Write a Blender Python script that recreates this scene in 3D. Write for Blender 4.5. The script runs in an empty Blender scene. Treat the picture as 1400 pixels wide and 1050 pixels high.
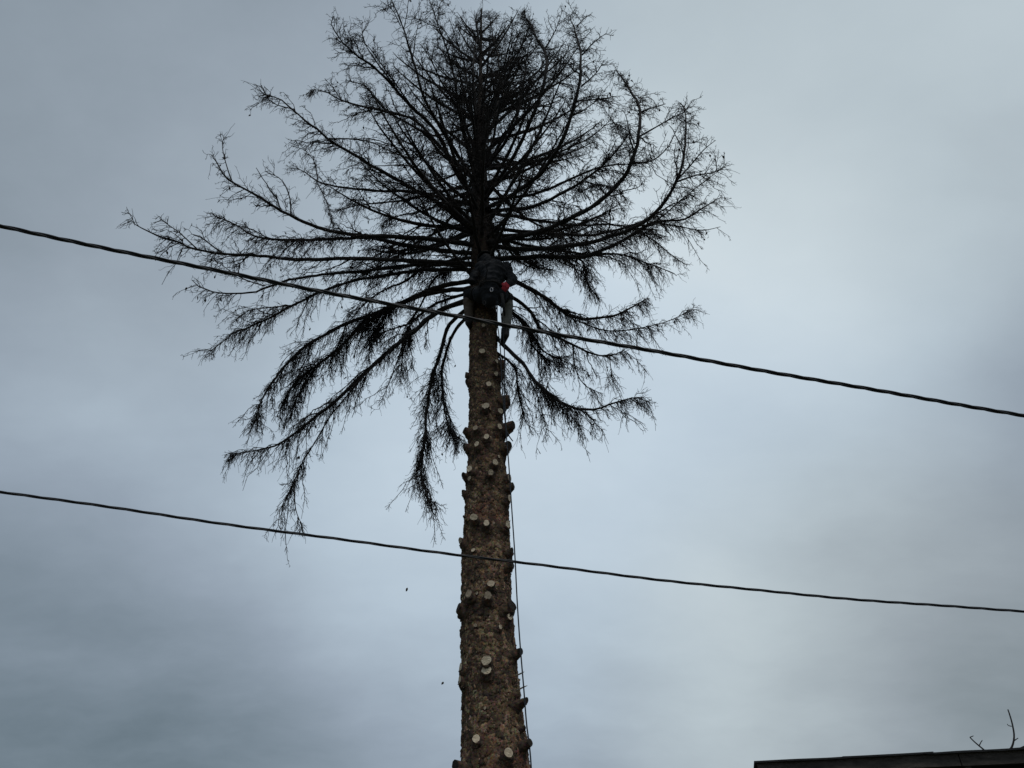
import bpy, bmesh, math, random
import numpy as np
from mathutils import Vector, Matrix

rng = np.random.default_rng(11)
random.seed(5)
R = math.radians
scene = bpy.context.scene
COL = scene.collection

# ------------------------------------------------------------------ camera
CAM = np.array([0.0, 0.0, 1.6])
PITCH = R(38.0)
FPX = 1010.0                      # focal length in photo pixels (1400 wide)
cam_d = bpy.data.cameras.new('camera')
cam_d.sensor_width = 36.0
cam_d.lens = 36.0 * FPX / 1400.0
cam_d.clip_start = 0.05
cam_d.clip_end = 6000.0
cam = bpy.data.objects.new('camera', cam_d)
cam.location = CAM
cam.rotation_euler = (R(90) + PITCH, 0, 0)
COL.objects.link(cam)
scene.camera = cam
FWD = np.array([0, math.cos(PITCH), math.sin(PITCH)])
UPV = np.array([0, -math.sin(PITCH), math.cos(PITCH)])
RGT = np.array([1.0, 0, 0])

def ray(u, v):
    d = FPX * FWD + (u - 700.0) * RGT - (v - 525.0) * UPV
    return d / np.linalg.norm(d)
def at_y(u, v, Y):
    d = ray(u, v); return CAM + d * ((Y - CAM[1]) / d[1])
def at_z(u, v, Z):
    d = ray(u, v); return CAM + d * ((Z - CAM[2]) / d[2])
def on_plane(u, v, p, n):
    d = ray(u, v); return CAM + d * (np.dot(p - CAM, n) / np.dot(d, n))
def proj(p):
    q = np.asarray(p) - CAM
    z = q @ FWD
    return 700 + FPX * (q @ RGT) / z, 525 - FPX * (q @ UPV) / z, z

# ------------------------------------------------------------------ sky, sun, exposure
SUN_EL, SUN_AZ = R(60), R(158)    # azimuth clockwise from +Y (view direction): behind the camera, to the right
world = bpy.data.worlds.new('World')
scene.world = world
world.use_nodes = True
nt = world.node_tree
nt.nodes.clear()
def N(tree, typ, **kw):
    n = tree.nodes.new(typ)
    for k, v in kw.items(): setattr(n, k, v)
    return n
L = nt.links.new
w_out = N(nt, 'ShaderNodeOutputWorld')
w_bg = N(nt, 'ShaderNodeBackground')
w_bg.inputs['Strength'].default_value = 0.1
sky = N(nt, 'ShaderNodeTexSky', sky_type='NISHITA')
sky.sun_disc = False
sky.sun_elevation = SUN_EL
sky.sun_rotation = SUN_AZ
tc = N(nt, 'ShaderNodeTexCoord')
def math_node(op, a, b=None, clamp=False):
    n = N(nt, 'ShaderNodeMath', operation=op); n.use_clamp = clamp
    for i, x in enumerate((a, b)):
        if x is None: continue
        if isinstance(x, (int, float)): n.inputs[i].default_value = x
        else: L(x, n.inputs[i])
    return n.outputs[0]
def noise(scale, detail, rough, vec, stretch=(1, 1, 1), off=(0, 0, 0)):
    mp = N(nt, 'ShaderNodeMapping'); mp.inputs['Scale'].default_value = stretch; mp.inputs['Location'].default_value = off
    L(vec, mp.inputs['Vector'])
    n = N(nt, 'ShaderNodeTexNoise'); n.inputs['Scale'].default_value = scale
    n.inputs['Detail'].default_value = detail; n.inputs['Roughness'].default_value = rough
    L(mp.outputs[0], n.inputs['Vector'])
    return n
# wobble the direction so that the banks of cloud have ragged edges
wob = noise(2.6, 5, 0.55, tc.outputs['Generated'])
vsub = N(nt, 'ShaderNodeVectorMath', operation='SUBTRACT'); L(wob.outputs['Color'], vsub.inputs[0]); vsub.inputs[1].default_value = (.5, .5, .5)
vsc = N(nt, 'ShaderNodeVectorMath', operation='SCALE'); L(vsub.outputs[0], vsc.inputs[0]); vsc.inputs['Scale'].default_value = 0.09
vadd = N(nt, 'ShaderNodeVectorMath', operation='ADD'); L(tc.outputs['Generated'], vadd.inputs[0]); L(vsc.outputs[0], vadd.inputs[1])
vn = N(nt, 'ShaderNodeVectorMath', operation='NORMALIZE'); L(vadd.outputs[0], vn.inputs[0])
# cloud banks: (photo x, y, radius in degrees, change of brightness)
BANKS = [(840, 610, 32, 0.16), (1150, 60, 30, 0.15), (480, 500, 36, 0.07),
         (-60, 1110, 26, -0.17), (-20, -20, 32, -0.07), (1450, 800, 24, -0.05),
         (1480, 380, 18, -0.03), (640, 1090, 26, -0.06), (1060, 990, 13, 0.04), (1300, 900, 16, -0.03)]
WARM = [(1260, -60, 34, 0.55), (1300, 1050, 28, 0.7), (150, 60, 30, 0.25)]
# layered cloud texture on a flat deck overhead: direction divided by its height, so that it closes up into streaks towards the horizon
sep = N(nt, 'ShaderNodeSeparateXYZ'); L(vn.outputs[0], sep.inputs[0])
zc = math_node('ADD', math_node('MAXIMUM', sep.outputs['Z'], 0.0), 0.28)
cmb = N(nt, 'ShaderNodeCombineXYZ'); L(math_node('DIVIDE', sep.outputs['X'], zc), cmb.inputs['X']); L(math_node('DIVIDE', sep.outputs['Y'], zc), cmb.inputs['Y'])
n1 = noise(1.6, 6, 0.55, cmb.outputs[0], (0.7, 1, 1), (3.1, 0.4, 1.7))
base = math_node('MULTIPLY_ADD', n1.outputs['Fac'], 0.14); base.node.inputs[2].default_value = 0.312
val = base
n2 = noise(4.6, 6, 0.58, cmb.outputs[0], (0.75, 1, 1), (7.3, 2.4, 5.7))
t = math_node('SUBTRACT', n2.outputs['Fac'], 0.5)
val = math_node('ADD', val, math_node('MULTIPLY', t, 0.115))
for (bx_, by_, deg, amp) in BANKS:
    d = ray(bx_, by_)
    dp = N(nt, 'ShaderNodeVectorMath', operation='DOT_PRODUCT'); L(vn.outputs[0], dp.inputs[0]); dp.inputs[1].default_value = tuple(d)
    mr = N(nt, 'ShaderNodeMapRange', interpolation_type='SMOOTHERSTEP')
    mr.inputs['From Min'].default_value = math.cos(R(deg)); mr.inputs['From Max'].default_value = 1.0
    L(dp.outputs['Value'], mr.inputs['Value'])
    val = math_node('ADD', val, math_node('MULTIPLY', mr.outputs[0], amp))
ramp = N(nt, 'ShaderNodeValToRGB')
cr = ramp.color_ramp
cr.elements[0].position = 0.0; cr.elements[0].color = (0.0, 0.0, 0.0, 1)
cr.elements[1].position = 1.0; cr.elements[1].color = (0.97, 1.0, 1.0, 1)
e = cr.elements.new(0.20); e.color = (0.145, 0.190, 0.225, 1)
e = cr.elements.new(0.36); e.color = (0.302, 0.364, 0.436, 1)
e = cr.elements.new(0.66); e.color = (0.600, 0.705, 0.795, 1)
e = cr.elements.new(0.52); e.color = (0.470, 0.566, 0.655, 1)
L(val, ramp.inputs['Fac'])
wv = None
for (bx_, by_, deg, amp) in WARM:                      # warmer grey cloud
    dp = N(nt, 'ShaderNodeVectorMath', operation='DOT_PRODUCT'); L(vn.outputs[0], dp.inputs[0]); dp.inputs[1].default_value = tuple(ray(bx_, by_))
    mr = N(nt, 'ShaderNodeMapRange', interpolation_type='SMOOTHERSTEP')
    mr.inputs['From Min'].default_value = math.cos(R(deg)); mr.inputs['From Max'].default_value = 1.0; mr.inputs['To Max'].default_value = amp
    L(dp.outputs['Value'], mr.inputs['Value'])
    wv = mr.outputs[0] if wv is None else math_node('ADD', wv, mr.outputs[0], True)
tint = N(nt, 'ShaderNodeMix', data_type='RGBA', blend_type='MULTIPLY'); L(wv, tint.inputs['Factor'])
L(ramp.outputs['Color'], tint.inputs['A']); tint.inputs['B'].default_value = (1.07, 1.0, 0.88, 1)
sc10 = N(nt, 'ShaderNodeVectorMath', operation='SCALE'); L(tint.outputs['Result'], sc10.inputs[0]); sc10.inputs['Scale'].default_value = 10.0
mix = N(nt, 'ShaderNodeMix', data_type='RGBA')
mix.inputs['Factor'].default_value = 0.96     # the cloud deck leaves little of the clear sky
L(sky.outputs['Color'], mix.inputs['A']); L(sc10.outputs[0], mix.inputs['B'])
L(mix.outputs['Result'], w_bg.inputs['Color'])
L(w_bg.outputs[0], w_out.inputs['Surface'])

sun_d = bpy.data.lights.new('sun', 'SUN')
sun_d.energy = 1.2
sun_d.angle = R(14)
sun_d.color = (1.0, 0.96, 0.9)
sun = bpy.data.objects.new('sun', sun_d)
sv = Vector((math.sin(SUN_AZ) * math.cos(SUN_EL), math.cos(SUN_AZ) * math.cos(SUN_EL), math.sin(SUN_EL)))
sun.rotation_euler = sv.to_track_quat('Z', 'Y').to_euler()
sun.location = (0, -10, 30)
COL.objects.link(sun)

scene.cycles.max_bounces = 4; scene.cycles.diffuse_bounces = 2; scene.cycles.glossy_bounces = 1
vs = scene.view_settings
vs.view_transform = 'Standard'; vs.look = 'None'; vs.exposure = 0.0; vs.gamma = 1.0; vs.use_curve_mapping = False

# ------------------------------------------------------------------ materials
def material(name, color, rough=0.85, var=None, scale=20.0, bump=0.0, bscale=60.0, attr=None, spec=0.3, metal=0.0, stretch=(1, 1, 1)):
    m = bpy.data.materials.new(name); m.use_nodes = True
    t = m.node_tree; b = t.nodes['Principled BSDF']
    b.inputs['Roughness'].default_value = rough
    b.inputs['Specular IOR Level'].default_value = spec
    b.inputs['Metallic'].default_value = metal
    co = t.nodes.new('ShaderNodeTexCoord')
    mp = t.nodes.new('ShaderNodeMapping'); mp.inputs['Scale'].default_value = stretch
    t.links.new(co.outputs['Object'], mp.inputs['Vector'])
    if var is None: var = tuple(c * 0.6 for c in color)
    nz = t.nodes.new('ShaderNodeTexNoise'); nz.inputs['Scale'].default_value = scale; nz.inputs['Detail'].default_value = 5
    t.links.new(mp.outputs[0], nz.inputs['Vector'])
    rp = t.nodes.new('ShaderNodeValToRGB')
    rp.color_ramp.elements[0].position = 0.3; rp.color_ramp.elements[0].color = (*var, 1)
    rp.color_ramp.elements[1].position = 0.7; rp.color_ramp.elements[1].color = (*color, 1)
    t.links.new(nz.outputs['Fac'], rp.inputs['Fac'])
    t.links.new(rp.outputs['Color'], b.inputs['Base Color'])
    if bump:
        nb = t.nodes.new('ShaderNodeTexNoise'); nb.inputs['Scale'].default_value = bscale; nb.inputs['Detail'].default_value = 4
        t.links.new(mp.outputs[0], nb.inputs['Vector'])
        bp = t.nodes.new('ShaderNodeBump'); bp.inputs['Strength'].default_value = bump; bp.inputs['Distance'].default_value = 0.01
        t.links.new(nb.outputs['Fac'], bp.inputs['Height']); t.links.new(bp.outputs[0], b.inputs['Normal'])
    return m

def bark_material():
    m = bpy.data.materials.new('spruce_bark'); m.use_nodes = True
    t = m.node_tree; b = t.nodes['Principled BSDF']; b.inputs['Roughness'].default_value = 0.9; b.inputs['Specular IOR Level'].default_value = 0.2
    at = t.nodes.new('ShaderNodeAttribute'); at.attribute_name = 'plate'
    rp = t.nodes.new('ShaderNodeValToRGB'); e = rp.color_ramp.elements
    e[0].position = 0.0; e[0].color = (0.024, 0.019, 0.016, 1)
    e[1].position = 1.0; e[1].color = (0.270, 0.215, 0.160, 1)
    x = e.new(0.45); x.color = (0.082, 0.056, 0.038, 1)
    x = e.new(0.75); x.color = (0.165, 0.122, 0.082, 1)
    t.links.new(at.outputs['Fac'], rp.inputs['Fac'])
    co = t.nodes.new('ShaderNodeTexCoord')
    nz = t.nodes.new('ShaderNodeTexNoise'); nz.inputs['Scale'].default_value = 2.1; nz.inputs['Detail'].default_value = 6; nz.inputs['Roughness'].default_value = .65
    t.links.new(co.outputs['Object'], nz.inputs['Vector'])
    r2 = t.nodes.new('ShaderNodeValToRGB'); r2.color_ramp.elements[0].position = .52; r2.color_ramp.elements[1].position = .72
    t.links.new(nz.outputs['Fac'], r2.inputs['Fac'])
    mx = t.nodes.new('ShaderNodeMix'); mx.data_type = 'RGBA'                    # reddish inner bark where scales have flaked off
    mx.inputs['B'].default_value = (0.115, 0.052, 0.040, 1)
    mfac = t.nodes.new('ShaderNodeMath'); mfac.operation = 'MULTIPLY'; mfac.inputs[1].default_value = 0.6
    mfac2 = t.nodes.new('ShaderNodeMath'); mfac2.operation = 'MULTIPLY'; t.links.new(at.outputs['Fac'], mfac2.inputs[0]); mfac2.inputs[1].default_value = 1.3
    t.links.new(mfac2.outputs[0], mfac.inputs[1])
    t.links.new(r2.outputs['Color'], mfac.inputs[0]); t.links.new(mfac.outputs[0], mx.inputs['Factor'])
    t.links.new(rp.outputs['Color'], mx.inputs['A'])
    n3 = t.nodes.new('ShaderNodeTexNoise'); n3.inputs['Scale'].default_value = 38; n3.inputs['Detail'].default_value = 5
    t.links.new(co.outputs['Object'], n3.inputs['Vector'])
    m2 = t.nodes.new('ShaderNodeMix'); m2.data_type = 'RGBA'; m2.blend_type = 'OVERLAY'; m2.inputs['Factor'].default_value = 0.7
    t.links.new(mx.outputs['Result'], m2.inputs['A']); t.links.new(n3.outputs['Color'], m2.inputs['B'])
    hs = t.nodes.new('ShaderNodeHueSaturation'); hs.inputs['Saturation'].default_value = 1.14; hs.inputs['Value'].default_value = 1.28
    t.links.new(m2.outputs['Result'], hs.inputs['Color'])
    t.links.new(hs.outputs['Color'], b.inputs['Base Color'])
    bp = t.nodes.new('ShaderNodeBump'); bp.inputs['Strength'].default_value = 0.7; bp.inputs['Distance'].default_value = 0.008
    t.links.new(n3.outputs['Fac'], bp.inputs['Height']); t.links.new(bp.outputs[0], b.inputs['Normal'])
    return m

def cut_material():
    m = bpy.data.materials.new('fresh_cut_wood'); m.use_nodes = True
    t = m.node_tree; b = t.nodes['Principled BSDF']; b.inputs['Roughness'].default_value = 0.75
    co = t.nodes.new('ShaderNodeTexCoord')
    wv = t.nodes.new('ShaderNodeTexNoise'); wv.inputs['Scale'].default_value = 26; wv.inputs['Detail'].default_value = 4
    t.links.new(co.outputs['Object'], wv.inputs['Vector'])
    rp = t.nodes.new('ShaderNodeValToRGB')
    rp.color_ramp.elements[0].position = .3; rp.color_ramp.elements[0].color = (0.34, 0.26, 0.17, 1)
    rp.color_ramp.elements[1].position = .7; rp.color_ramp.elements[1].color = (0.70, 0.60, 0.44, 1)
    at = t.nodes.new('ShaderNodeAttribute'); at.attribute_name = 'growth'
    sn = t.nodes.new('ShaderNodeMath'); sn.operation = 'MULTIPLY'; sn.inputs[1].default_value = 38.0; t.links.new(at.outputs['Fac'], sn.inputs[0])
    s2 = t.nodes.new('ShaderNodeMath'); s2.operation = 'SINE'; t.links.new(sn.outputs[0], s2.inputs[0])
    s3 = t.nodes.new('ShaderNodeMath'); s3.operation = 'MULTIPLY_ADD'; s3.inputs[1].default_value = .16; t.links.new(s2.outputs[0], s3.inputs[0]); t.links.new(wv.outputs['Fac'], s3.inputs[2])
    t.links.new(s3.outputs[0], rp.inputs['Fac'])
    rim = t.nodes.new('ShaderNodeMapRange'); rim.inputs['From Min'].default_value = .90; rim.inputs['From Max'].default_value = .97; t.links.new(at.outputs['Fac'], rim.inputs['Value'])
    oi = t.nodes.new('ShaderNodeObjectInfo')
    mx = t.nodes.new('ShaderNodeMix'); mx.data_type = 'RGBA'; mx.inputs['B'].default_value = (0.17, 0.125, 0.085, 1)
    mr = t.nodes.new('ShaderNodeMapRange'); mr.inputs['From Min'].default_value = .5; mr.inputs['To Max'].default_value = .7
    t.links.new(oi.outputs['Random'], mr.inputs['Value']); t.links.new(mr.outputs[0], mx.inputs['Factor'])
    t.links.new(rp.outputs['Color'], mx.inputs['A'])
    my = t.nodes.new('ShaderNodeMix'); my.data_type = 'RGBA'; my.inputs['B'].default_value = (0.07, 0.045, 0.03, 1)      # rim of bark
    t.links.new(rim.outputs[0], my.inputs['Factor']); t.links.new(mx.outputs['Result'], my.inputs['A']); t.links.new(my.outputs['Result'], b.inputs['Base Color'])
    return m

M = {
    'bark': bark_material(),
    'cut': cut_material(),
    'branch': material('dead_branch_bark', (0.028, 0.025, 0.023), 0.9, (0.014, 0.012, 0.012), 9, 0.6, 40),
    'twig': material('dead_twig', (0.024, 0.021, 0.020), 0.9, (0.014, 0.012, 0.011), 3, spec=0.15),
    'cable': material('black_cable_sheath', (0.018, 0.019, 0.022), 0.55, (0.012, 0.013, 0.015), 3),
    'rope': material('dark_blue_rope', (0.030, 0.040, 0.050), 0.8, (0.016, 0.020, 0.026), 40, 0.4, 200),
    'jacket': material('black_work_jacket', (0.015, 0.018, 0.023), 0.8, (0.007, 0.008, 0.011), 14, 0.5, 25),
    'trouser': material('grey_work_trousers', (0.22, 0.22, 0.20), 0.85, (0.13, 0.128, 0.115), 9, 0.4, 30),
    'shin': material('brown_leg_guard', (0.15, 0.12, 0.10), 0.85, (0.085, 0.066, 0.055), 9, 0.4, 30),
    'boot': material('black_leather_boot', (0.016, 0.014, 0.013), 0.6, (0.010, 0.009, 0.009), 12),
    'helmet': material('dark_slate_helmet', (0.030, 0.040, 0.046), 0.5, (0.020, 0.027, 0.032), 6),
    'skin': material('skin', (0.38, 0.23, 0.17), 0.6, (0.32, 0.19, 0.14), 20),
    'glove': material('red_work_glove', (0.50, 0.05, 0.07), 0.8, (0.34, 0.025, 0.04), 40, 0.4, 120),
    'strap': material('black_webbing', (0.015, 0.015, 0.016), 0.75),
    'steel': material('bare_steel', (0.42, 0.43, 0.45), 0.4, (0.3, 0.3, 0.32), 10, metal=1.0),
    'oldwood': material('weathered_dark_board', (0.070, 0.060, 0.052), 0.9, (0.030, 0.026, 0.023), 5, 0.6, 30, stretch=(1, 8, 8)),
    'felt': material('old_bitumen_felt', (0.040, 0.041, 0.043), 0.95, (0.020, 0.020, 0.022), 12, 0.8, 160),
    'wall': material('dark_boarded_wall', (0.055, 0.045, 0.038), 0.9, (0.03, 0.025, 0.02), 6, 0.5, 30),
    'ground': material('rough_grass_ground', (0.075, 0.085, 0.040), 0.95, (0.060, 0.052, 0.036), 0.8, 0.5, 6),
    'chip': material('bark_chip', (0.05, 0.04, 0.03), 0.9),
    'lichen': material('pale_spike_wood', (0.35, 0.30, 0.24), 0.8, (0.22, 0.19, 0.15), 30),
}

# ------------------------------------------------------------------ mesh helpers
class MB:
    """collects vertices and quads / tris as numpy blocks; build() links ONE mesh object"""
    def __init__(self): self.v = []; self.q = []; self.t = []; self.n = 0
    def add(self, v, q=None, t=None):
        v = np.asarray(v, float).reshape(-1, 3)
        self.v.append(v)
        if q is not None and len(q): self.q.append(np.asarray(q, np.int64).reshape(-1, 4) + self.n)
        if t is not None and len(t): self.t.append(np.asarray(t, np.int64).reshape(-1, 3) + self.n)
        self.n += len(v)
    def mesh(self, name, smooth=True):
        me = bpy.data.meshes.new(name)
        v = np.concatenate(self.v) if self.v else np.zeros((0, 3))
        q = np.concatenate(self.q) if self.q else np.zeros((0, 4), np.int64)
        t = np.concatenate(self.t) if self.t else np.zeros((0, 3), np.int64)
        loops = np.concatenate([q.ravel(), t.ravel()]).astype(np.int32)
        tot = np.concatenate([np.full(len(q), 4), np.full(len(t), 3)]).astype(np.int32)
        start = np.concatenate([[0], np.cumsum(tot)[:-1]]).astype(np.int32) if len(tot) else np.zeros(0, np.int32)
        me.vertices.add(len(v)); me.vertices.foreach_set('co', v.astype(np.float32).ravel())
        me.loops.add(len(loops)); me.loops.foreach_set('vertex_index', loops)
        me.polygons.add(len(tot)); me.polygons.foreach_set('loop_start', start); me.polygons.foreach_set('loop_total', tot)
        me.polygons.foreach_set('use_smooth', np.full(len(tot), smooth))
        me.update(calc_edges=True); me.validate()
        return me
    def build(self, name, mat, parent=None, smooth=True, origin=None):
        if origin is not None:
            self.v = [a - np.asarray(origin) for a in self.v]
        me = self.mesh(name, smooth)
        me.materials.append(M[mat])
        return link(name, me, parent, origin)

def link(name, me, parent=None, loc=None):
    o = bpy.data.objects.new(name, me); COL.objects.link(o)
    if parent is not None: o.parent = parent
    if loc is not None:
        o.location = Vector(loc) - (parent.matrix_basis.translation if parent is not None and parent.parent is None else
                                    (parent.matrix_basis.translation + parent.parent.matrix_basis.translation) if parent is not None else Vector((0, 0, 0)))
    elif parent is not None:
        off = Vector(parent.location)
        if parent.parent is not None: off += Vector(parent.parent.location)
        o.location = -off
    return o
def tag(o, label=None, cat=None, group=None, kind=None):
    if label: o['label'] = label
    if cat: o['category'] = cat
    if group: o['group'] = group
    if kind: o['kind'] = kind
    return o
def empty(name, loc):
    o = bpy.data.objects.new(name, None); o.empty_display_size = 0.2; o.location = Vector(loc); COL.objects.link(o); return o

def nrm(a): return a / np.maximum(np.linalg.norm(a, axis=-1, keepdims=True), 1e-9)
def tubes(P, Rr, sides=3, caps=False):
    """P (n,k,3), Rr (n,k) -> verts, quads, cap tris"""
    P = np.asarray(P, float); Rr = np.asarray(Rr, float)
    n, k, _ = P.shape
    T = nrm(np.gradient(P, axis=1))
    ref = np.tile(np.array([0.31, 0.52, 0.79]), (n, 1)); d0 = nrm(P[:, -1] - P[:, 0])
    par = np.abs((d0 * nrm(ref)).sum(-1)) > 0.85
    ref[par] = np.array([0.9, -0.3, 0.1])
    ref = np.repeat(ref[:, None, :], k, 1)
    A = nrm(np.cross(T, ref)); B = np.cross(T, A)
    ang = np.arange(sides) * 2 * np.pi / sides
    V = P[:, :, None, :] + Rr[:, :, None, None] * (np.cos(ang)[None, None, :, None] * A[:, :, None, :] + np.sin(ang)[None, None, :, None] * B[:, :, None, :])
    idx = np.arange(n * k * sides).reshape(n, k, sides)
    a = idx[:, :-1, :]; b = np.roll(idx, -1, 2)[:, :-1, :]; c = np.roll(idx, -1, 2)[:, 1:, :]; d = idx[:, 1:, :]
    q = np.stack([a, b, c, d], -1).reshape(-1, 4)
    V = V.reshape(-1, 3); tri = None
    if caps:
        cc = np.concatenate([P[:, 0], P[:, -1]]); base_i = n * k * sides
        V = np.concatenate([V, cc])
        t0 = np.stack([np.roll(idx[:, 0], -1, 1), idx[:, 0], np.repeat(np.arange(n)[:, None] + base_i, sides, 1)], -1).reshape(-1, 3)
        t1 = np.stack([idx[:, -1], np.roll(idx[:, -1], -1, 1), np.repeat(np.arange(n)[:, None] + base_i + n, sides, 1)], -1).reshape(-1, 3)
        tri = np.concatenate([t0, t1])
    return V, q, tri
def tube1(mb, pts, rad, sides=8, caps=True):
    pts = np.asarray(pts, float)
    rad = np.full(len(pts), rad) if np.isscalar(rad) else np.asarray(rad, float)
    mb.add(*tubes(pts[None], rad[None], sides, caps))
def resample(pts, n):
    """Catmull-Rom through pts, n points evenly by length"""
    pts = np.asarray(pts, float)
    e = np.concatenate([[2 * pts[0] - pts[1]], pts, [2 * pts[-1] - pts[-2]]])
    out = []
    for i in range(1, len(e) - 2):
        p0, p1, p2, p3 = e[i - 1], e[i], e[i + 1], e[i + 2]
        for s in np.linspace(0, 1, 12, endpoint=False):
            out.append(0.5 * ((2 * p1) + (-p0 + p2) * s + (2 * p0 - 5 * p1 + 4 * p2 - p3) * s * s + (-p0 + 3 * p1 - 3 * p2 + p3) * s ** 3))
    out.append(pts[-1]); out = np.array(out)
    s = np.concatenate([[0], np.cumsum(np.linalg.norm(np.diff(out, axis=0), axis=1))])
    x = np.linspace(0, s[-1], n)
    return np.stack([np.interp(x, s, out[:, i]) for i in range(out.shape[1])], 1)
BOXQ = [[0, 3, 2, 1], [4, 5, 6, 7], [0, 1, 5, 4], [1, 2, 6, 5], [2, 3, 7, 6], [3, 0, 4, 7]]
def box_axes(mb, o, ex, ey, ez):
    """box from corner o along three edge vectors"""
    o, ex, ey, ez = (np.asarray(a, float) for a in (o, ex, ey, ez))
    mb.add([o, o + ex, o + ex + ey, o + ey, o + ez, o + ex + ez, o + ex + ey + ez, o + ey + ez], BOXQ)

# ------------------------------------------------------------------ ground
mb = MB()
g = 60; xs = np.linspace(-1, 1, g); xs = np.sign(xs) * np.abs(xs) ** 3 * 2500
gx, gy = np.meshgrid(xs, xs, indexing='ij')
gz = 0.05 * np.sin(gx * .7) * np.cos(gy * .5) * (np.hypot(gx, gy) < 200)
idx = np.arange(g * g).reshape(g, g)
mb.add(np.stack([gx, gy, gz], -1), np.stack([idx[:-1, :-1], idx[1:, :-1], idx[1:, 1:], idx[:-1, 1:]], -1))
tag(mb.build('ground', 'ground'), kind='structure')

# ------------------------------------------------------------------ spruce: trunk
YT = 9.0                                             # the trunk stands nine metres in front of the camera
TR = [(1045, 677, 95), (976, 673, 83), (872, 667, 73), (829, 665, 68), (746, 664.5, 64), (693, 665, 57.5), (621, 665.5, 50), (564, 664, 45.5),
      (478, 660.5, 38), (442, 661, 36), (340, 659, 29), (280, 657, 25), (200, 656, 14), (100, 657, 5), (12, 658, 2)]
ax = []
for (v, u, w) in TR:
    p = at_y(u, v, YT); ax.append((p[2], p[0], 0.5 * w * proj(p)[2] / FPX))
z0, x0, r0 = ax[0]
ax = [(-0.15, x0 + .10, 0.72), (0.25, x0 + .08, .56), (1.2, x0 + 0.05, 0.46)] + ax
AX = np.array(ax)
def axis(z):
    return np.array([np.interp(z, AX[:, 0], AX[:, 1]), YT, z])
def trad(z): return float(np.interp(z, AX[:, 0], AX[:, 2]))
TREE = empty('spruce_tree', (axis(0)[0], YT, 0))
tag(TREE, 'dead bare spruce, lower trunk stripped to stubs, dark leafless crown above climber', 'tree')

NT, NZ, CELL = 210, 1550, 34
ztop = AX[-1, 0]
zz = np.concatenate([np.linspace(-0.15, 11.5, NZ - 160), np.linspace(11.5, ztop, 161)[1:]]); NZ = len(zz)
th = np.linspace(0, 2 * np.pi, NT, endpoint=False)
rz = np.interp(zz, AX[:, 0], AX[:, 2]); k = np.ones(9) / 9
rs = np.convolve(np.pad(rz, 4, mode='edge'), k, 'valid')
# scaly plates: jittered cells, CELL round the trunk
gu = th[None, :] / (2 * np.pi) * CELL + 0 * zz[:, None]
cell_h = 2 * np.pi * rs / CELL
gv = (np.cumsum(np.gradient(zz) / np.maximum(cell_h, .03)) * 0.78)[:, None] + 0 * gu
wob_u = 0.22 * np.sin(gv * 0.9 + 2 * np.sin(gu * 2 * np.pi / CELL * 3)) + .14 * np.sin(gv * 2.3 + gu * 2 * np.pi / CELL * 5) + .05 * rng.normal(0, 1, gu.shape)
gu2 = gu + wob_u
gv2 = gv + 0.2 * np.sin(gu * 2 * np.pi / CELL * 7 + gv * .3) + .12 * np.sin(gu * 2 * np.pi / CELL * 13 + gv) + .05 * rng.normal(0, 1, gu.shape)
nrow = int(gv.max()) + 12
jit = rng.random((nrow, CELL, 2)); tone = rng.random((nrow, CELL)); hgt = rng.random((nrow, CELL))
iu = np.floor(gu2).astype(int); iv = np.floor(gv2).astype(int)
F1 = np.full(gu.shape, 9.0); F2 = np.full(gu.shape, 9.0); tid = np.zeros(gu.shape); hid = np.zeros(gu.shape)
for du in (-1, 0, 1):
    for dv in (-1, 0, 1):
        cu, cv = iu + du, iv + dv
        rr, cc = np.clip(cv + 4, 0, nrow - 1), cu % CELL
        d = np.hypot(gu2 - (cu + jit[rr, cc, 0]), gv2 - (cv + jit[rr, cc, 1]))
        m1 = d < F1
        F2 = np.where(m1, F1, np.minimum(F2, d))
        tid = np.where(m1, tone[rr, cc], tid); hid = np.where(m1, hgt[rr, cc], hid)
        F1 = np.where(m1, d, F1)
edge = np.clip((F2 - F1) / 0.28, 0, 1)
curl = np.clip(1 - F1, 0, 1)
amp = np.clip(rs / 0.3, .15, 1.0)[:, None]
tilt_ = rng.uniform(-1, 1, (nrow, CELL))[np.clip(iv + 4, 0, nrow - 1), iu % CELL]
disp = amp * (0.020 * np.sqrt(edge) * (0.15 + 1.1 * hid) + 0.010 * tilt_ * curl * (gv2 - iv - .5) + 0.004 * rng.random(gu.shape) - 0.014)
low = np.zeros(gu.shape)
for a, bq, ph in ((2, 1.3, .3), (3, 2.1, 1.2), (5, 3.7, 2.2), (7, 6.1, .7)):
    low += np.sin(a * th[None, :] + bq * zz[:, None] + ph) / a
disp += amp * 0.010 * low
STUBS_TH = []                                        # filled by the stubs first (whorl swellings)

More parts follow.
